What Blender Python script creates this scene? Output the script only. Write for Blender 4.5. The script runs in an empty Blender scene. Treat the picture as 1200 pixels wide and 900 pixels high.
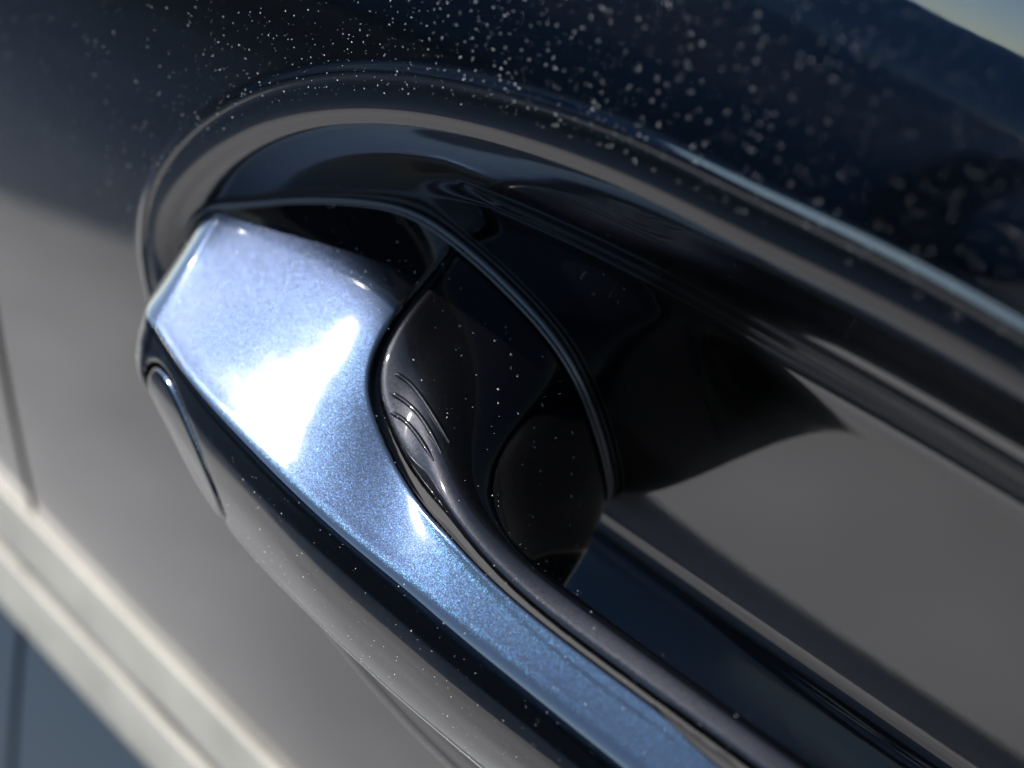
import bpy, math, random
import numpy as np
from mathutils import Vector

# ---------------------------------------------------------------- camera, sky, sun, exposure
S = 0.00075                      # one design unit in metres; origin = a point on the door skin behind the handle
scene = bpy.context.scene
AZ, EL, DIST = math.radians(47), math.radians(38), 330.0
cdir = Vector((math.sin(AZ)*math.cos(EL), -math.cos(AZ)*math.cos(EL), math.sin(EL)))
cam_d = bpy.data.cameras.new("camera")
cam = bpy.data.objects.new("camera", cam_d)
scene.collection.objects.link(cam)
cam.location = cdir*DIST*S
cam.rotation_euler = (-cdir).to_track_quat('-Z', 'Y').to_euler()
cam_d.sensor_width = 36
cam_d.lens = 2200/1200*36
cam_d.clip_start = 0.005
cam_d.clip_end = 3000
cam_d.dof.use_dof = True
cam_d.dof.focus_distance = 336*S
cam_d.dof.aperture_fstop = 13.0
scene.camera = cam

SUN = Vector((-0.685, -0.27, 0.68)).normalized()
world = bpy.data.worlds.new("World"); scene.world = world; world.use_nodes = True
wn = world.node_tree.nodes; wl = world.node_tree.links
bg = wn["Background"]
sky = wn.new("ShaderNodeTexSky"); sky.sky_type = 'NISHITA'; sky.sun_disc = False
sky.sun_elevation = math.asin(SUN.z)
sky.sun_rotation = math.atan2(SUN.x, SUN.y)
sky.air_density = 1.0; sky.dust_density = 0.15; sky.ozone_density = 1.5
wl.new(sky.outputs[0], bg.inputs[0]); bg.inputs[1].default_value = 0.13
sun_d = bpy.data.lights.new("sun", 'SUN'); sun_d.energy = 4.5; sun_d.angle = math.radians(0.5)
sun_d.color = (1.0, 0.95, 0.87)
sun = bpy.data.objects.new("sun", sun_d); scene.collection.objects.link(sun)
sun.rotation_euler = SUN.to_track_quat('Z', 'Y').to_euler(); sun.location = (0, 0, 3)

scene.view_settings.view_transform = 'Standard'
scene.view_settings.look = 'None'
scene.view_settings.exposure = 1.6
scene.view_settings.gamma = 1
scene.render.engine = 'CYCLES'
scene.cycles.max_bounces = 10
scene.cycles.glossy_bounces = 8
scene.cycles.sample_clamp_indirect = 8

rng = np.random.default_rng(7); random.seed(7)

# ---------------------------------------------------------------- helpers
def link(o, parent=None):
    scene.collection.objects.link(o)
    if parent: o.parent = parent
    return o
def mesh_obj(name, V, Fc, mat, parent=None, smooth=True, scale=S):
    me = bpy.data.meshes.new(name)
    me.from_pydata([tuple(map(float, v)) for v in (np.asarray(V)*scale)], [], [tuple(map(int, f)) for f in Fc])
    if smooth: me.polygons.foreach_set('use_smooth', [True]*len(me.polygons))
    me.materials.append(mat); me.update()
    return link(bpy.data.objects.new(name, me), parent)
def thing(name, label, cat, loc=(0, 0, 0), group=None):
    o = bpy.data.objects.new(name, None); o.empty_display_size = 0.01; o.location = loc
    link(o); o['label'] = label; o['category'] = cat
    if group: o['group'] = group
    return o
def natspline(t, Y, tq):
    """natural cubic spline through (t, Y[k,...]) evaluated at tq"""
    t = np.asarray(t, float); Y = np.asarray(Y, float); n = len(t); h = np.diff(t)
    A = np.eye(n); B = np.zeros_like(Y)
    for i in range(1, n-1):
        A[i, i-1] = h[i-1]; A[i, i] = 2*(h[i-1]+h[i]); A[i, i+1] = h[i]
        B[i] = 6*((Y[i+1]-Y[i])/h[i]-(Y[i]-Y[i-1])/h[i-1])
    M = np.linalg.solve(A, B.reshape(n, -1)).reshape(Y.shape)
    k = np.clip(np.searchsorted(t, tq)-1, 0, n-2); sh = (-1,)+(1,)*(Y.ndim-1)
    hh = h[k].reshape(sh); a = (t[k+1]-tq).reshape(sh)/hh; b = (tq-t[k]).reshape(sh)/hh
    return a*Y[k]+b*Y[k+1]+((a**3-a)*M[k]+(b**3-b)*M[k+1])*hh**2/6
def sstep(a, b, x):
    t = np.clip((x-a)/(b-a), 0, 1); return t*t*t*(t*(6*t-15)+10)

def grid_faces(nr, nc, closed=True):
    F_ = []
    for i in range(nr-1):
        for j in range(nc if closed else nc-1):
            F_.append((i*nc+j, i*nc+(j+1) % nc, (i+1)*nc+(j+1) % nc, (i+1)*nc+j))
    return F_
# ---------------------------------------------------------------- materials
def nodes_of(m):
    m.use_nodes = True; nt = m.node_tree
    return nt, nt.nodes, nt.links, nt.nodes['Principled BSDF']
def car_paint(name, base, flake_col, rough=0.24, metallic=1.0, flake=0.05, tilt=0.17, coat_ior=1.5):
    """clear coat over a metallic base coat whose flakes are tiny randomly tilted cells"""
    m = bpy.data.materials.new(name); nt, N, L, b = nodes_of(m)
    tc = N.new('ShaderNodeTexCoord')
    mp = N.new('ShaderNodeMapping'); mp.inputs['Scale'].default_value = (1/(flake*1e-3),)*3
    L.new(tc.outputs['Object'], mp.inputs['Vector'])
    vo = N.new('ShaderNodeTexVoronoi'); vo.feature = 'F1'; vo.inputs['Scale'].default_value = 1.0
    L.new(mp.outputs[0], vo.inputs['Vector'])
    sub = N.new('ShaderNodeVectorMath'); sub.operation = 'SUBTRACT'; sub.inputs[1].default_value = (.5, .5, .5)
    L.new(vo.outputs['Color'], sub.inputs[0])
    sc = N.new('ShaderNodeVectorMath'); sc.operation = 'SCALE'; sc.inputs['Scale'].default_value = tilt
    L.new(sub.outputs[0], sc.inputs[0])
    ge = N.new('ShaderNodeNewGeometry')
    ad = N.new('ShaderNodeVectorMath'); ad.operation = 'ADD'
    L.new(ge.outputs['Normal'], ad.inputs[0]); L.new(sc.outputs[0], ad.inputs[1])
    no = N.new('ShaderNodeVectorMath'); no.operation = 'NORMALIZE'; L.new(ad.outputs[0], no.inputs[0])
    L.new(no.outputs[0], b.inputs['Normal'])
    # flake tint: most cells dark base, some bright flakes
    sep = N.new('ShaderNodeSeparateColor'); L.new(vo.outputs['Color'], sep.inputs[0])
    rmp = N.new('ShaderNodeValToRGB'); rmp.color_ramp.interpolation = 'LINEAR'
    rmp.color_ramp.elements[0].position = 0.0; rmp.color_ramp.elements[0].color = (*base, 1)
    rmp.color_ramp.elements[1].position = 1.0; rmp.color_ramp.elements[1].color = (*flake_col, 1)
    e = rmp.color_ramp.elements.new(0.62); e.color = tuple(0.93*x+0.07*y for x, y in zip(base, flake_col))+(1,)
    L.new(sep.outputs[2], rmp.inputs[0])
    # flakes shimmer in slightly different hues
    hue = N.new('ShaderNodeMix'); hue.data_type = 'RGBA'; hue.blend_type = 'MULTIPLY'; hue.inputs[0].default_value = 0.28
    gain = N.new('ShaderNodeVectorMath'); gain.operation = 'SCALE'; gain.inputs['Scale'].default_value = 1.9
    L.new(vo.outputs['Color'], gain.inputs[0])
    L.new(rmp.outputs[0], hue.inputs[6]); L.new(gain.outputs[0], hue.inputs[7]); L.new(hue.outputs[2], b.inputs['Base Color'])
    b.inputs['Metallic'].default_value = metallic
    b.inputs['Roughness'].default_value = rough
    b.inputs['Coat Weight'].default_value = 1.0
    b.inputs['Coat IOR'].default_value = coat_ior
    # a film of dust and fine wash marks varies the gloss a little
    nz = N.new('ShaderNodeTexNoise'); nz.inputs['Scale'].default_value = 90; nz.inputs['Detail'].default_value = 6
    L.new(tc.outputs['Object'], nz.inputs['Vector'])
    mr = N.new('ShaderNodeMapRange'); mr.inputs[1].default_value = .35; mr.inputs[2].default_value = .75
    mr.inputs[3].default_value = 0.02; mr.inputs[4].default_value = 0.05
    L.new(nz.outputs[0], mr.inputs[0]); L.new(mr.outputs[0], b.inputs['Coat Roughness'])
    op = N.new('ShaderNodeTexNoise'); op.inputs['Scale'].default_value = 420; op.inputs['Detail'].default_value = 1.5   # orange peel
    L.new(tc.outputs['Object'], op.inputs['Vector'])
    bu = N.new('ShaderNodeBump'); bu.inputs['Strength'].default_value = 1.0; bu.inputs['Distance'].default_value = 0.000003
    L.new(op.outputs[0], bu.inputs['Height']); L.new(bu.outputs[0], b.inputs['Coat Normal'])
    return m
def plain(name, col, rough=0.5, metallic=0.0, coat=0.0, noise=0.0, nscale=200):
    m = bpy.data.materials.new(name); nt, N, L, b = nodes_of(m)
    b.inputs['Base Color'].default_value = (*col, 1); b.inputs['Roughness'].default_value = rough
    b.inputs['Metallic'].default_value = metallic; b.inputs['Coat Weight'].default_value = coat
    if noise:
        tc = N.new('ShaderNodeTexCoord'); nz = N.new('ShaderNodeTexNoise')
        nz.inputs['Scale'].default_value = nscale; nz.inputs['Detail'].default_value = 8
        L.new(tc.outputs['Object'], nz.inputs['Vector'])
        r = N.new('ShaderNodeValToRGB')
        r.color_ramp.elements[0].position = .3; r.color_ramp.elements[1].position = .7
        r.color_ramp.elements[0].color = tuple(c*(1-noise) for c in col)+(1,)
        r.color_ramp.elements[1].color = tuple(min(1, c*(1+noise)) for c in col)+(1,)
        L.new(nz.outputs[0], r.inputs[0]); L.new(r.outputs[0], b.inputs['Base Color'])
    return m
M_paint = car_paint('navy_metallic_paint', (0.0005, 0.0011, 0.0027), (0.0056, 0.0132, 0.0245), coat_ior=1.72)
M_shell = M_paint
M_grip = car_paint('charcoal_grip_paint', (0.0006, 0.0006, 0.0009), (0.0070, 0.0078, 0.0125), rough=0.40, metallic=0.9, coat_ior=1.25)
M_rubber = plain('black_rubber', (0.012, 0.012, 0.014), 0.35)
M_gap = plain('black_gap', (0.004, 0.004, 0.005), 0.8)
M_sky_tone = plain('slate_blue_sky_tone', (0.009, 0.021, 0.034), 0.5)  # sky reflection on the lower flank, put into the base colour
M_dust = plain('pale_dust', (0.52, 0.51, 0.49), 0.9)
M_asphalt = plain('grey_paving', (0.155, 0.148, 0.14), 0.9, noise=0.22, nscale=5)

# ---------------------------------------------------------------- ground and the surroundings that the paint mirrors
GZ = -0.86
me = bpy.data.meshes.new('ground')
R = 1500.0
me.from_pydata([(-R, -R, GZ), (R, -R, GZ), (R, R, GZ), (-R, R, GZ)], [], [(0, 1, 2, 3)])
me.materials.append(M_asphalt)
ground = link(bpy.data.objects.new('ground', me)); ground['kind'] = 'structure'

# the blue car parked in the next bay, about a metre away: it is what the upper door mirrors
M_blue = plain('mid_blue_paint', (0.05, 0.085, 0.14), 0.25, coat=1.0)
M_glass = plain('dark_window_glass', (0.01, 0.012, 0.014), 0.03)
M_tyre = plain('tyre_rubber', (0.012, 0.012, 0.013), 0.8)
M_rim = plain('alloy_rim', (0.35, 0.35, 0.36), 0.3, metallic=0.9)
NCY = -1.98                                             # its near flank
pcar = thing('parked_car', 'blue parked car seen only as a reflection in the door paint', 'car', (-1.2, NCY-0.9, GZ))
pcar.rotation_euler = (0, 0, math.radians(-30)); pcar.scale = (1, 1, 1.16); pcar.location = (-2.33, NCY-0.25, GZ)
def pc(name, V_, F_, m, smooth=True, parent=pcar):
    o = mesh_obj(name, np.array(V_)-np.array([-1.2, NCY-0.9, 0.0]), F_, m, parent, smooth, scale=1.0); return o
#        x,   sill, belt, roof (heights above ground); roof==belt means bonnet or boot
cst = [(-3.35, .45, .62, .62), (-3.2, .30, .86, .87), (-2.9, .24, .95, 1.02), (-2.45, .22, .97, 1.38), (-1.9, .22, .95, 1.46), (-1.3, .22, .93, 1.44),
       (-0.75, .22, .91, 1.22), (-0.3, .22, .90, .93), (0.2, .23, .84, .87), (0.7, .27, .74, .77), (0.95, .36, .58, .58)]
def csec(sill, belt, roof):
    dr = max(roof-belt, 0.0)
    half = [(0.0, sill), (0.72, sill), (0.84, sill+0.06), (0.89, sill+0.22 if belt > .7 else belt-.08), (0.90, (sill+belt)/2+.08), (0.86, belt), (0.84-0.42*dr, belt+0.80*dr), (0.72-0.42*dr, belt+0.96*dr+.01), (0.0, belt+dr+.025)]
    return half+[(-a, b) for a, b in half[-2:0:-1]]
csx = np.linspace(cst[0][0], cst[-1][0], 70); cc = natspline(np.array([c[0] for c in cst]), np.array([c[1:] for c in cst]), csx)
V_ = []
for x, (a_, b_, c_) in zip(csx, cc):
    e_ = min(1.0, 0.55+0.45*min(x-csx[0], csx[-1]-x)/0.35)
    for q, h in csec(a_, b_, max(c_, b_)): V_.append((x, NCY-0.9+q*e_, h))
n_ = len(csec(.2, .9, 1.4)); F_ = grid_faces(len(csx), n_)+[tuple(range(n_)), tuple(range((len(csx)-1)*n_, len(csx)*n_))[::-1]]
pbody = pc('body', V_, F_, M_blue)
for side in (1, -1):
    for x0, x1 in ((-2.55, -1.72), (-1.66, -0.72)):
        q = []
        for t in np.linspace(0, 1, 8):
            x = x0+(x1-x0)*t; b_ = float(np.interp(x, csx, cc[:, 1])); c_ = float(np.interp(x, csx, cc[:, 2])); dr = max(c_-b_, 0)
            for f in (0.06, 0.72): q.append((x, NCY-0.9+side*(0.86-0.02*f-0.42*dr*f/0.8*1.0+0.012), b_+f*dr))
        pc('window', q, [(2*i, 2*i+2, 2*i+3, 2*i+1) for i in range(7)], M_glass)
    for wx in (-2.62, 0.12):
        V_ = []; pr = [(.20, .02), (.235, .0), (.30, .01), (.325, .05), (.325, .17), (.30, .21), (.20, .21)]; m_ = 36
        for k in range(m_):
            an = 2*math.pi*k/m_
            for r_, w_ in pr: V_.append((wx+r_*math.cos(an), NCY-0.9+side*(0.905-w_), .325+r_*math.sin(an)))
        F_ = grid_faces(m_, len(pr), closed=False)+[((m_-1)*len(pr)+i, (m_-1)*len(pr)+i+1, i+1, i) for i in range(len(pr)-1)]
        ty = pc('wheel', V_, F_, M_tyre)
        V_ = [(wx, NCY-0.9+side*0.86, .325)]; F_ = []
        for k in range(5):
            a0 = 2*math.pi*k/5; i0 = len(V_)
            for da, r_ in ((-.5, .05), (.5, .05), (.16, .21), (-.16, .21)):
                V_.append((wx+r_*math.cos(a0+da), NCY-0.9+side*0.875, .325+r_*math.sin(a0+da)))
            F_.append((i0, i0+1, i0+2, i0+3))
        rim_o = pc('rim', V_, F_, M_rim, smooth=False)
        rim_o.parent = ty

# ---------------------------------------------------------------- door skin: crowned panel with a bead-edged bowl
K_TILT = math.radians(0.14); Z0 = -15.0
def skin_y(x, z):
    """outward is -y; the skin leans in above and below its widest line"""
    zz = z-Z0
    up = np.where(zz > 0, zz, 0); dn = np.where(zz < 0, -zz, 0)
    return 0.5*K_TILT*up**2+0.5*math.radians(0.03)*dn**2 + 0.00004*(x+40)**2 + 3.2e-5*np.clip(z-70, 0, 80)**3
RIM = [(-122.6, -40.8), (-120.3, -23.5), (-108.1, -2.9), (-87.9, 17.4), (-65.9, 32.4), (-44.1, 42.9), (-22.3, 49.9), (1.6, 54.6), (23.5, 56.8), (43.9, 57.0), (62.5, 57.7), (90.9, 57.0),
       (140,54),(180,49),(212,22),(228,-15),(228,-45),(212,-82),(180,-107),(140,-119),(95,-123),(50,-124.5),(5,-125),(-25,-123),(-49,-118),(-72,-107),(-94,-91),(-110,-71),(-118.5,-55)]
def closed_curve(P, n, smooth=6):
    P = np.array(P, float); Q = np.vstack([P[-4:], P, P[:4]])
    t = np.concatenate([[0], np.cumsum(np.linalg.norm(np.diff(Q, axis=0), axis=1)**0.75)])
    tt = np.linspace(t[4], t[4+len(P)], n*4, endpoint=False)
    C = natspline(t, Q, tt)
    L_ = np.concatenate([[0], np.cumsum(np.linalg.norm(np.diff(np.vstack([C, C[:1]]), axis=0), axis=1))])
    s = np.linspace(0, L_[-1], n, endpoint=False); CC = np.vstack([C, C[:1]])
    C = np.stack([np.interp(s, L_, CC[:, k]) for k in range(C.shape[1])], 1)
    for _ in range(smooth*8): C = 0.25*np.roll(C, 1, 0)+0.5*C+0.25*np.roll(C, -1, 0)
    return C
NT = 520
rim = closed_curve(RIM, NT)
tg = np.roll(rim, -1, 0)-np.roll(rim, 1, 0); tg /= np.linalg.norm(tg, axis=1)[:, None]
nin = np.stack([tg[:, 1], -tg[:, 0]], 1)          # curve runs clockwise: inward normal
core = np.stack([np.clip(rim[:, 0], -30, 140), np.full(NT, -28.0)], 1)
low_side = sstep(-0.2, 0.7, nin[:, 1])             # 1 along the lower rim
DEPTH = 29.0
def _depth(d, a, b, s0=0.0, s1=16.0):
    dd = np.linspace(-40, 140, 3601)
    sl = sstep(s0, s1, dd)*(1-sstep(a, b, dd))
    y = np.concatenate([[0], np.cumsum((sl[1:]+sl[:-1])/2)*(dd[1]-dd[0])]); y *= DEPTH/y[-1]
    y = y-0.40*np.exp(-((dd-0.0)/1.2)**2)
    return np.interp(d, dd, y, left=0)
def prof(d):
    """bowl depth below the skin at distance d inside the rim; a slim raised bead runs along the edge"""
    d = np.asarray(d, float)
    return (1-low_side)*_depth(d, 28, 54)+low_side*_depth(d, 51, 66, 5.0, 25.0)
rings_in = np.concatenate([np.arange(0, 6, 0.35), np.arange(6, 20, 0.6), np.linspace(20, 90, 90)])
rings_out = np.concatenate([np.arange(-24, -6, 1.0), np.arange(-6, 0, 0.35)])
far_out = 420*(np.linspace(0, 1, 150)[1:]**1.3)
def base_grid():
    rows = []
    for f in far_out[::-1]: rows.append((rim-nin*24-nin*0+(rim-np.array([55, -28]))/np.linalg.norm(rim-np.array([55, -28]), axis=1)[:, None]*f, -99))
    for d in rings_out: rows.append((rim+nin*d, d))
    for d in rings_in:
        dirn = core-rim; ln = np.linalg.norm(dirn, axis=1)[:, None]
        w = sstep(8, 30, d)
        p = (rim+nin*d)*(1-w)+(rim+dirn*np.clip(d/90, 0, 1))*w
        rows.append((p, d))
    return rows
def full_y(x, z):
    return skin_y(x, z)
rows = base_grid(); V = []; 
for p, d in rows:
    w = sstep(3, 40, d)
    y = full_y(p[:, 0], p[:, 1])*(1-w)+(1.0-0.15*(p[:, 1]+25))*w+(prof(np.full(NT, d)) if d > -50 else 0)
    V.append(np.stack([p[:, 0], y, p[:, 1]], 1))
V = np.array(V); nr = len(V)
# the haunch: below the waist crease the flank swells out, then rolls back under
ZC0 = -184.0
tt_h = np.linspace(0, 400, 2001)
sl_h = np.tan(np.radians(15*sstep(-3, 3, tt_h)-20*sstep(130, 230, tt_h)))
yy_h = np.concatenate([[0], np.cumsum((sl_h[1:]+sl_h[:-1])/2)*(tt_h[1]-tt_h[0])])
def haunch(P):
    x, z = P[..., 0], P[..., 2]
    t = np.clip(ZC0-0.10*(x+224)-z, 0, 400)
    P = P.copy(); P[..., 1] -= np.interp(t, tt_h, yy_h)
    return P
V = haunch(V)
# shut line between door and rear wing
def clip_mesh(V, Fc, g, keep_neg=True):
    """keep the part with g<=0 (or >=0), cutting faces on g=0"""
    V = np.asarray(V); g = np.asarray(g, float).copy()
    if not keep_neg: g = -g
    g[np.abs(g) < 1e-9] = 1e-9
    neg = (g < 0).tolist()
    used = np.zeros(len(V), bool); whole = []; mixed = []
    for f in Fc:
        n = sum(neg[i] for i in f)
        if n == len(f): whole.append(f)
        elif n: mixed.append(f)
    for f in whole: used[list(f)] = True
    for f in mixed:
        for i in f:
            if neg[i]: used[i] = True
    new = np.cumsum(used)-1; outV = list(V[used]); newl = new.tolist(); idx = {}
    outF = [tuple(newl[i] for i in f) for f in whole]; bnd = []
    for f in mixed:
        poly = []; ca = cb = None; n = len(f)
        for k in range(n):
            i, j = f[k], f[(k+1) % n]
            if neg[i]: poly.append(newl[i])
            if neg[i] != neg[j]:
                key = (min(i, j), max(i, j))
                if key not in idx:
                    t = g[i]/(g[i]-g[j]); idx[key] = len(outV); outV.append(V[i]*(1-t)+V[j]*t)
                c = idx[key]; poly.append(c)
                if neg[i]: ca = c
                else: cb = c
        if len(poly) >= 3: outF.append(tuple(poly))
        if ca is not None and cb is not None and ca != cb: bnd.append((ca, cb))
    return np.array(outV), outF, bnd
def vert_normals(V, Fc):
    N = np.zeros_like(V)
    by = {}
    for f in Fc: by.setdefault(len(f), []).append(f)
    for n, fs in by.items():
        A = np.array(fs); fn = np.zeros((len(A), 3))
        for k in range(1, n-1): fn += np.cross(V[A[:, k]]-V[A[:, 0]], V[A[:, k+1]]-V[A[:, 0]])
        for k in range(n): np.add.at(N, A[:, k], fn)
    return N/np.maximum(np.linalg.norm(N, axis=1), 1e-12)[:, None]
def add_walls(V, Fc, bnd, N, depth):
    """turn the cut edge inwards so that the sheet shows a returned edge"""
    V = list(V); Fc = list(Fc); top = {}; low = {}
    for a, b in bnd:
        for i in (a, b):
            if i not in top:
                top[i] = len(V); V.append(V[i].copy()); low[i] = len(V); V.append(V[i]-N[i]*depth)
        Fc.append((top[b], top[a], low[a], low[b]))
    return np.array(V), Fc
Vd = V.reshape(-1, 3)
Fd = grid_faces(nr, NT)
def shut_g(P):   # x of the shut line as a function of z
    z = P[:, 2]
    xs = -210.5+0.17*(z+98)
    return P[:, 0]-xs
door = thing('car_door', 'dark navy metallic car door with an oval bowl pressed in behind the handle', 'car door')
gd = shut_g(Vd)
W = 2.0
core_g = None
Vp, Fp, Bp = clip_mesh(Vd, Fd, gd-W, keep_neg=False)
Np = vert_normals(Vp, Fp)
sgn = 1 if Np[:, 1].mean() < 0 else -1
if sgn < 0: Fp = [f[::-1] for f in Fp]; Np = -Np; Bp = [(b, a) for a, b in Bp]
Vp, Fp = add_walls(Vp, Fp, Bp, Np, 12)
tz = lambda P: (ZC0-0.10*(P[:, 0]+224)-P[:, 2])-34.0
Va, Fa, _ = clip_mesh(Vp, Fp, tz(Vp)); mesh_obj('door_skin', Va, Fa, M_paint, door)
Va, Fa, _ = clip_mesh(Vp, Fp, tz(Vp), keep_neg=False); mesh_obj('lower_flank', Va, Fa, M_sky_tone, door)  # flank below the crease, its mirrored sky painted as plain blue
wing = thing('rear_wing_panel', 'navy body panel at the far left, beyond the dark door gap', 'body panel')
Vw, Fw, Bw = clip_mesh(Vd, Fd, gd+W, keep_neg=True)
Nw = vert_normals(Vw, Fw)
if Nw[:, 1].mean() > 0: Fw = [f[::-1] for f in Fw]; Nw = -Nw; Bw = [(b, a) for a, b in Bw]
Vw, Fw = add_walls(Vw, Fw, Bw, Nw, 12)
Va, Fa, _ = clip_mesh(Vw, Fw, tz(Vw)); mesh_obj('wing_skin', Va, Fa, M_paint, wing)
Va, Fa, _ = clip_mesh(Vw, Fw, tz(Vw), keep_neg=False); mesh_obj('lower_flank', Va, Fa, M_sky_tone, wing)
# rubber seal deep in the gap
zz = np.linspace(-420, 200, 60); xs = -210.5+0.17*(zz+98)
P = np.stack([xs, skin_y(xs, zz), zz], 1); P = haunch(P); P[:, 1] += 11
sv = np.vstack([P+np.array([-6, 0, 0]), P+np.array([6, 0, 0])]); n = len(zz)
mesh_obj('door_seal', sv, [(i, i+1, n+i+1, n+i) for i in range(n-1)], M_gap, door)

# two pale strips added along the crease to imitate reflected bands
M_refl_band = plain('pale_reflection_tone', (0.215, 0.205, 0.175), 0.45, noise=0.14, nscale=60)  # paleness of the reflected bands, put into the base colour
refl_strips = thing('reflected_bands', 'two pale cream strips standing in for reflected bands across the lower left corner', 'reflected band')
def refl_band(name, ta, tb, lift=3.0):
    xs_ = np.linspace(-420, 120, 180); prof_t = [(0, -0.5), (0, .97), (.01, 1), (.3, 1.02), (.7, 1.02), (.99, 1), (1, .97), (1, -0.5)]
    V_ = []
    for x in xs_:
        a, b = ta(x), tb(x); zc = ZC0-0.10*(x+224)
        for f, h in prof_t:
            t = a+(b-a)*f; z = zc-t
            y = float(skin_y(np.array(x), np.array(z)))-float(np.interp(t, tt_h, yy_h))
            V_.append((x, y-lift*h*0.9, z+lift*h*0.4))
    return mesh_obj(name, V_, grid_faces(len(xs_), len(prof_t), closed=False), M_refl_band, refl_strips)
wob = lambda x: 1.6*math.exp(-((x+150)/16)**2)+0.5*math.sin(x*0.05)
refl_band('upper_band', lambda x: 0.5, lambda x: 20.0-wob(x))
refl_band('lower_band', lambda x: 25.8+0.6*wob(x), lambda x: 47.0)
# ---------------------------------------------------------------- handle body: a lofted solid, then split into shell, grip and lock cover
#        TI               T1              K(crease)        O1               O2              B1              B2              W(back)
ST = [
 [(-112, 20, -10), (-94, 5, -9.4), (-84, -21, -22.5), (-85, -23, -29), (-85.5, -23.3, -39.1), (-90, -16, -48.1), (-118, 20, -50), (-120, 22, -34)],
 [(-95, 26, -5), (-87, 11, -6.9), (-69, -24.5, -24), (-69, -26.5, -30.5), (-69.5, -26.8, -43.6), (-73, -22.5, -53.6), (-88, 20, -56), (-95, 28, -32)],
 [(-66, 32, -1), (-61.5, 11, -5), (-48, -27.5, -25), (-48, -29.5, -31.5), (-48, -29.8, -46.5), (-50, -26, -58), (-55, 25, -60), (-60, 34, -30)],
 [(-43, 34, -4), (-38.5, 9, -5.6), (-26, -29.5, -25.5), (-26, -31.5, -32), (-26, -31.8, -47), (-27, -27, -60), (-35, 32, -62), (-38, 38, -32)],
 [(-20, 32, -12), (-20.5, -1, -12.6), (0, -30, -26), (0, -32.2, -32.5), (0, -32.9, -47.5), (0, -27.5, -61.5), (-8, 36, -61), (-10, 38, -34)],
 [(-9, 22, -19.5), (-6.5, -9, -14.9), (9, -30.3, -26), (9, -32.5, -32.5), (9, -33.2, -47.5), (9, -27.5, -61.5), (-2, 28, -60), (-3, 29, -40)],
 [(-7, 7, -22), (5, -13, -16.8), (19, -30.5, -26), (19, -32.7, -32.5), (19, -33.4, -47.5), (19, -27.5, -62), (0, 12, -59), (-2, 13, -42)],
 [(0, -5, -22), (15, -15, -18.1), (29, -30.5, -26), (29, -32.7, -32.5), (29, -33.4, -47.5), (29, -27.5, -62), (4, 1, -58), (2, 1, -42)],
 [(11, -11, -21.3), (25, -16.4, -18.9), (40, -30.5, -26), (40, -32.7, -32.5), (40, -33.4, -47.5), (40, -27.5, -62), (14, -6, -57), (12, -6, -42)],
 [(41, -12.5, -20.6), (48, -17, -19), (60, -30.5, -26), (60, -32.7, -32.5), (60, -33.4, -47.5), (60, -27.5, -62), (40, -9, -56), (38, -8, -42)],
 [(85, -13, -19.6), (87.5, -17.2, -18.2), (92, -31, -25.5), (92, -33.2, -32), (92, -33.9, -47), (92, -28, -61), (84, -13, -54), (82, -11, -39)],
 [(135, -11, -19.6), (136, -16.5, -18.2), (138, -30, -25.5), (138, -32.2, -32), (138, -32.9, -47), (138, -27, -61), (135, -11, -54), (134, -9, -39)],
 [(172, 0, -22), (178, -13, -18.5), (184, -24, -25.5), (186, -28.9, -33), (186, -28.7, -49), (184, -20, -61), (174, 0, -54), (172, 2, -39)],
 [(182, 40, -24), (196, 32, -20), (210, 22, -27.5), (213, 17.1, -34), (213, 18.3, -48), (210, 22, -58), (196, 40, -54), (182, 44, -39)],
]
ST = np.array(ST, float)
def section(c, i):                    # widen the control list: extra rows hug the crease, tight at the left end
    TI, T1, K, O1, O2, B1, B2, Wb = c
    w = 1.2+0.22*min(i, 10)
    ut = (T1-K)/np.linalg.norm(T1-K); uo = (O1-K)/np.linalg.norm(O1-K)
    Km = K+ut*w; Kp = K+uo*w; K2 = 0.5*K+0.25*(Km+Kp)
    T2 = 0.5*(TI+T1)+np.array([0, 0, 0.8]); T0 = 0.5*T1+0.5*K+np.array([0, 0, 0.25])
    return [TI, T2, T1, T0, K+ut*(w+5), K+ut*(w+1.6), Km, K2, Kp, K+uo*(w+1.4), O1, O2, B1, 0.5*(B1+B2)-np.array([0, 0, 1.5]), B2, Wb]
CG = np.array([section(c, i) for i, c in enumerate(ST)])      # stations x columns x 3
# along the handle
chord = np.linalg.norm(np.diff(CG[:, 7], axis=0), axis=1); ts = np.concatenate([[0], np.cumsum(chord**0.9)])
NS = 360
tq = np.concatenate([np.linspace(0, ts[10], NS-50, endpoint=False), np.linspace(ts[10], ts[-1], 50)])
G = natspline(ts, CG, tq)
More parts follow.
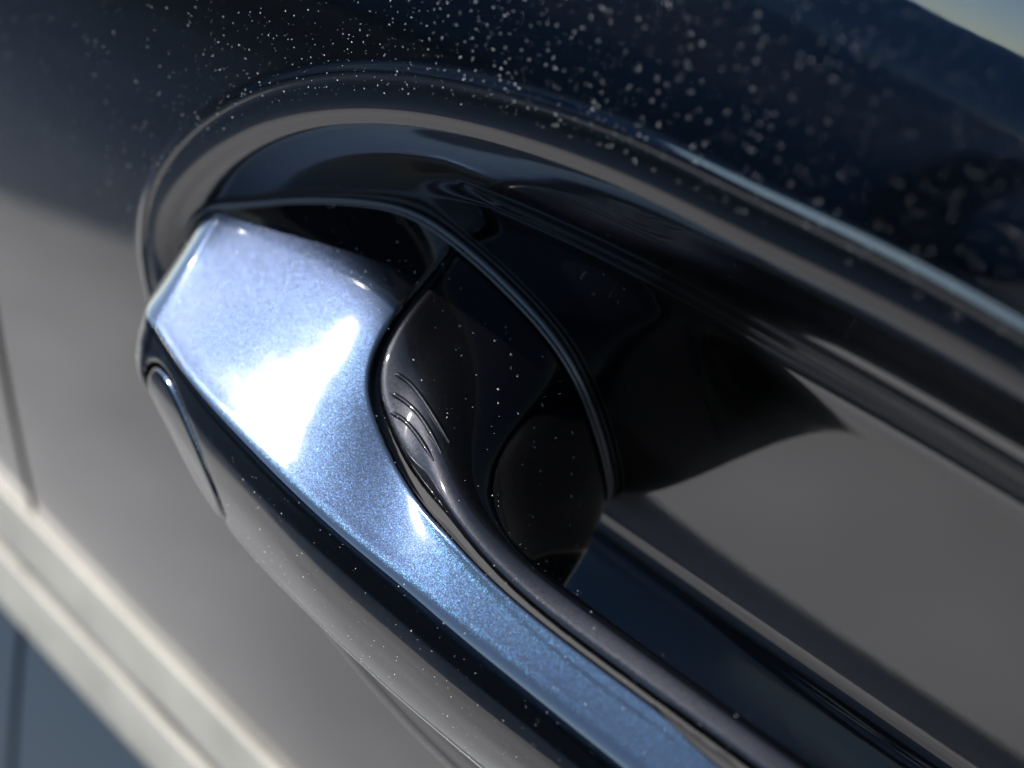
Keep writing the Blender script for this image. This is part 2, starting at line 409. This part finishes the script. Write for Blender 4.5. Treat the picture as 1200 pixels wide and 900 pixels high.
# around the section (periodic)
ext = np.concatenate([G[:, -4:], G, G[:, :4]], 1)
seg = np.mean(np.linalg.norm(np.diff(ext[::20], axis=1), axis=2), axis=0)**1.0
tc_ = np.concatenate([[0], np.cumsum(seg)]); ncol = CG.shape[1]
ks = []
for k in range(ncol):
    a, b = tc_[4+k], tc_[5+k]; m = (30, 40, 40, 22, 10, 6, 7, 7, 6, 14, 20, 24, 18, 8, 14, 14)[k]
    ks.append(np.linspace(a, b, m, endpoint=False))
tcol = np.concatenate(ks)
B = natspline(tc_, ext.transpose(1, 0, 2), tcol).transpose(1, 0, 2)     # stations x around x 3
NSx, NA = B.shape[:2]
soft = np.ones((1, NA, 1)); colid = np.concatenate([[k]*len(q) for k, q in enumerate(ks)])
soft[0, (colid >= 3) & (colid <= 9), 0] = 0.0
for _ in range(150):                                    # fair the surface away from the crease
    Bn = B.copy(); Bn[1:-1] = 0.25*B[:-2]+0.5*B[1:-1]+0.25*B[2:]; B = Bn
    if _ % 2 == 0:
        Br = 0.25*np.roll(B, 1, 1)+0.5*B+0.25*np.roll(B, -1, 1); B = B+(Br-B)*soft
# rounded left end cap
cent = B[0].mean(0); rr = 7.0; caps = []
for ph in np.radians(np.linspace(7, 90, 14)):
    inset = rr*(1-math.cos(ph)); push = rr*math.sin(ph)
    dv = cent-B[0]; ln = np.linalg.norm(dv, axis=1)[:, None]
    ring = B[0]+dv/ln*np.minimum(inset, ln*0.9); ring = ring+np.array([-0.86, 0.0, -0.05])*push*1.12
    caps.append(ring)
last = caps[-1]
for f in (0.3, 0.6, 0.9, 0.99): caps.append(last+(last.mean(0)-last)*f)
Bf = np.concatenate([np.array(caps[::-1]), B], 0)
VB = Bf.reshape(-1, 3); FB = grid_faces(len(Bf), NA)
NB = vert_normals(VB, FB)
mid = VB.reshape(len(Bf), NA, 3)[len(Bf)//2]
chk = np.einsum('ij,ij->i', NB.reshape(len(Bf), NA, 3)[len(Bf)//2], mid-mid.mean(0)).mean()
if chk < 0: FB = [f[::-1] for f in FB]; NB = -NB
# seam between shell and grip, drawn in plan (x, y)
SEAM = np.array([(-60, 60), (-46, 30), (-41.5, 20), (-38, 8), (-35.5, -1), (-31.5, -6.5), (-24, -10.8), (-12, -15.2), (4, -19.2), (22, -21), (45, -21.2), (80, -21.2), (135, -20.5), (176, -14), (205, 25), (230, 80)], float)
tS = np.concatenate([[0], np.cumsum(np.linalg.norm(np.diff(SEAM, axis=0), axis=1))])
sp = natspline(tS, SEAM, np.linspace(0, tS[-1], 900))
def seam_g(P):
    """signed plan distance to the seam; positive on the grip side (towards the door)"""
    out = np.empty(len(P)); q = P[:, :2]; st = np.roll(sp, -1, 0)-sp; st[-1] = st[-2]
    st /= np.linalg.norm(st, axis=1)[:, None]; nn = np.stack([-st[:, 1], st[:, 0]], 1)
    for a in range(0, len(q), 4000):
        d = q[a:a+4000, None, :]-sp[None]; k = np.argmin((d**2).sum(2), 1); i = np.arange(len(k))
        out[a:a+4000] = (d[i, k]*nn[k]).sum(1)
    return out
gs = seam_g(VB)
# lock cover ellipse, seen along its own outward direction
LC = np.array([-70.5, -28.5, -42.0]); le1 = np.array([28, -5, -19.0]); le1 /= np.linalg.norm(le1)
lm = np.array([-0.30, -0.93, -0.18]); lm -= le1*(lm@le1); lm /= np.linalg.norm(lm); le2 = np.cross(lm, le1)
def lock_g(P):
    q = P-LC; u, v, w = q@le1, q@le2, q@lm
    r = np.sqrt((u/18.0)**2+(v/10.2)**2)
    g = (r-1)*9.0
    return np.where(w < -14, 50, g)
gl = lock_g(VB)
def rolled(V, N, g, edge, r):
    """round the rim of a sheet that ends where g==edge (sheet has g<edge)"""
    t = np.clip((edge-g)/r, 0, 1)
    return V-N*(r*(1-np.sqrt(1-(1-t)**2)))[:, None]*0.8
handle = thing('door_handle', 'navy metallic pull handle with a lock cover, standing out of the door bowl', 'door handle')
GAP = 0.5
def piece(name, fields, mat, wall, parent=handle, lift=0):
    """fields: list of (g, edge, radius): keep g<edge for every one of them"""
    Vv = VB+NB*lift
    for g, e, r in fields: Vv = rolled(Vv, NB, g, e, r)
    Fv = FB; gg = [f[0]-f[1] for f in fields]; bnds = []
    data = np.hstack([Vv, NB, np.stack(gg, 1)])
    for k in range(len(fields)):
        data, Fv, bb = clip_mesh(data, Fv, data[:, 6+k])
    # boundary edges = edges used once that lie on a cut
    Vv, Nv = data[:, :3], data[:, 3:6]
    use = {}
    for f in Fv:
        for a, b in zip(f, f[1:]+f[:1]):
            if (b, a) in use: del use[(b, a)]
            else: use[(a, b)] = 1
    cutset = [e for e in use if min(abs(data[e[0], 6+k])+abs(data[e[1], 6+k]) for k in range(len(fields))) < 1e-6]
    Vv, Fv = add_walls(Vv, Fv, cutset, Nv, wall)
    return mesh_obj(name, Vv, Fv, mat, parent)
piece('handle_shell', [(gs, -GAP, 0.8), (-gl, -0.35, 0.8)], M_shell, 3.0)
grip = piece('grip', [(-gs, -GAP*0.9, 1.9)], M_grip, 3.0, lift=-0.8)
piece('lock_cover', [(gl, -0.35, 1.0)], M_shell, 3.0, lift=0.1)
mesh_obj('handle_core', VB-NB*2.6, FB, M_gap, handle)

# ---------------------------------------------------------------- gasket where the handle leaves the bowl
def bowl_grid_y():
    """height of the door surface as a lookup over (x, z)"""
    from mathutils.bvhtree import BVHTree
    return BVHTree.FromPolygons([tuple(v) for v in Vd], Fd)
bvh = bowl_grid_y()
def surf_y(x, z):
    h = bvh.ray_cast(Vector((x, -200, z)), Vector((0, 1, 0)))
    return h[0].y if h[0] else None
def tube(name, pts, r, mat, parent, closed=True, n=10, flat=None):
    pts = np.array(pts); m = len(pts); V_ = []; 
    for i in range(m):
        t = pts[(i+1) % m]-pts[i-1] if closed or 0 < i < m-1 else (pts[1]-pts[0] if i == 0 else pts[-1]-pts[-2])
        t = t/np.linalg.norm(t); a = np.cross(t, [0, 1, 0.01]); a /= np.linalg.norm(a); b = np.cross(t, a)
        ri = r if np.isscalar(r) else r[i]
        for k in range(n):
            an = 2*math.pi*k/n; V_.append(pts[i]+a*math.cos(an)*ri+b*math.sin(an)*ri)
    F_ = grid_faces(m, n)
    if closed: F_ += [((m-1)*n+k, (m-1)*n+(k+1) % n, (k+1) % n, k) for k in range(n)]
    return mesh_obj(name, V_, F_, mat, parent)
Hs = np.array([(lambda y: 99.0 if y is None else v[1]-y)(surf_y(v[0], v[2])) for v in VB])
def contour(level):
    """longest closed line on the handle body where it stands `level` clear of the bowl"""
    h = Hs-level; pts = {}; adj = {}
    for f in FB:
        c = []
        for a, b in zip(f, f[1:]+f[:1]):
            if abs(h[a]) < 60 and abs(h[b]) < 60 and (h[a] > 0) != (h[b] > 0):
                k = (min(a, b), max(a, b)); t = h[a]/(h[a]-h[b]); pts[k] = VB[a]*(1-t)+VB[b]*t; c.append(k)
        if len(c) == 2:
            adj.setdefault(c[0], []).append(c[1]); adj.setdefault(c[1], []).append(c[0])
    best = []; seen = set()
    for k0 in adj:
        if k0 in seen or pts[k0][0] > 100: continue
        ch = [k0]; seen.add(k0); cur = k0
        while True:
            nx = [n_ for n_ in adj[cur] if n_ not in seen]
            if not nx: break
            cur = nx[0]; seen.add(cur); ch.append(cur)
        if len(ch) > len(best): best = ch
    return closed_curve([pts[k] for k in best][::3], 360, 3)
gl1 = contour(-0.6); gl2 = contour(-1.9)
tube('gasket', gl1, 0.75, M_rubber, handle, n=12)
tube('gasket_lip', gl2, 0.35, M_rubber, handle, n=12)

# three short raised ridges where the thumb finds the lock sensor
from mathutils.bvhtree import BVHTree
body_bvh = BVHTree.FromPolygons([tuple(v) for v in VB-NB*0.8], FB)
RIDGES = [[(-29.6, -2.9), (-25.1, -2.5), (-18.3, -4.0), (-9.3, -6.8)], [(-27.0, -5.9), (-23.1, -5.5), (-16.9, -6.5), (-8.4, -9.5)],
          [(-24.0, -8.5), (-20.6, -8.1), (-15.2, -9.2), (-8.6, -11.4)]]
def drop(x, y):
    h = body_bvh.ray_cast(Vector((x, y, 60)), Vector((0, 0, -1)))
    return (np.array(h[0]), np.array(h[1])) if h[0] else None

for rd in RIDGES:
    q = natspline(np.linspace(0, 1, 4), np.array(rd), np.linspace(0, 1, 30)); pr_ = [drop(x, y) for x, y in q]
    if any(h is None for h in pr_): continue
    pts_ = [h[0]+h[1]*0.05*math.copysign(1, h[1][2]) for h in pr_]
    tube('ridge', pts_, [0.5*min(1, 0.35+i/4, 0.35+(29-i)/8) for i in range(30)], M_grip, grip, closed=False, n=8)

# ---------------------------------------------------------------- dust: far too many specks to count
def scatter(V_, F_, count, keep, rmin, rmax, normal_sign=1):
    A = np.array([f[:4] if len(f) >= 4 else (f[0], f[1], f[2], f[2]) for f in F_]); V_ = np.asarray(V_)
    n1 = np.cross(V_[A[:, 1]]-V_[A[:, 0]], V_[A[:, 2]]-V_[A[:, 0]]); ar = np.linalg.norm(n1, axis=1)
    cen = V_[A].mean(1); k_ = keep(cen)*(0.25+0.75*sstep(-130, -10, cen[:, 0])); ar = ar*k_; nn = n1/np.maximum(np.linalg.norm(n1, axis=1), 1e-9)[:, None]
    pick = rng.choice(len(A), count, p=ar/ar.sum()); out = []
    for i in pick:
        u = rng.dirichlet((1, 1, 1)); p = u[0]*V_[A[i, 0]]+u[1]*V_[A[i, 1]]+u[2]*V_[A[i, 2]]
        out.append((p, nn[i]*normal_sign, (rmin+(rmax-rmin)*rng.random()**3)*(1-0.45*float(sstep(0, 100, p[0])))))
    return out
def dust_mesh(name, pts):
    V_ = []; F_ = []
    for p, n_, r in pts:
        a = np.cross(n_, [0.3, 0.5, 0.81]); a /= np.linalg.norm(a); b = np.cross(n_, a); k = len(V_)
        an = rng.random()*6.28; e = 0.6+0.8*rng.random()
        for q in range(5):
            t = an+q*1.2566; V_.append(p+(a*math.cos(t)*e+b*math.sin(t)/e)*r*(0.75+0.5*rng.random()))
        V_.append(p+n_*r*0.9); F_ += [(k+q, k+(q+1) % 5, k+5) for q in range(5)]
    return mesh_obj(name, V_, F_, M_dust, smooth=False)
specks = scatter(Vp, Fp, 7500, lambda c: (c[:, 2] > -30) & (c[:, 0] > -190) & (c[:, 0] < 120) & (c[:, 2] < 125) & (c[:, 1]-skin_y(c[:, 0], c[:, 2]) < 0.1), 0.035, 0.14)
specks += scatter(VB, FB, 1500, lambda c: (c[:, 0] < 110) & (c[:, 2] > -62) & (c[:, 1] < 24), 0.04, 0.14)
dm = dust_mesh('dust', specks); dm['kind'] = 'stuff'; dm['label'] = 'pale dust specks scattered over the paint'; dm['category'] = 'dust'
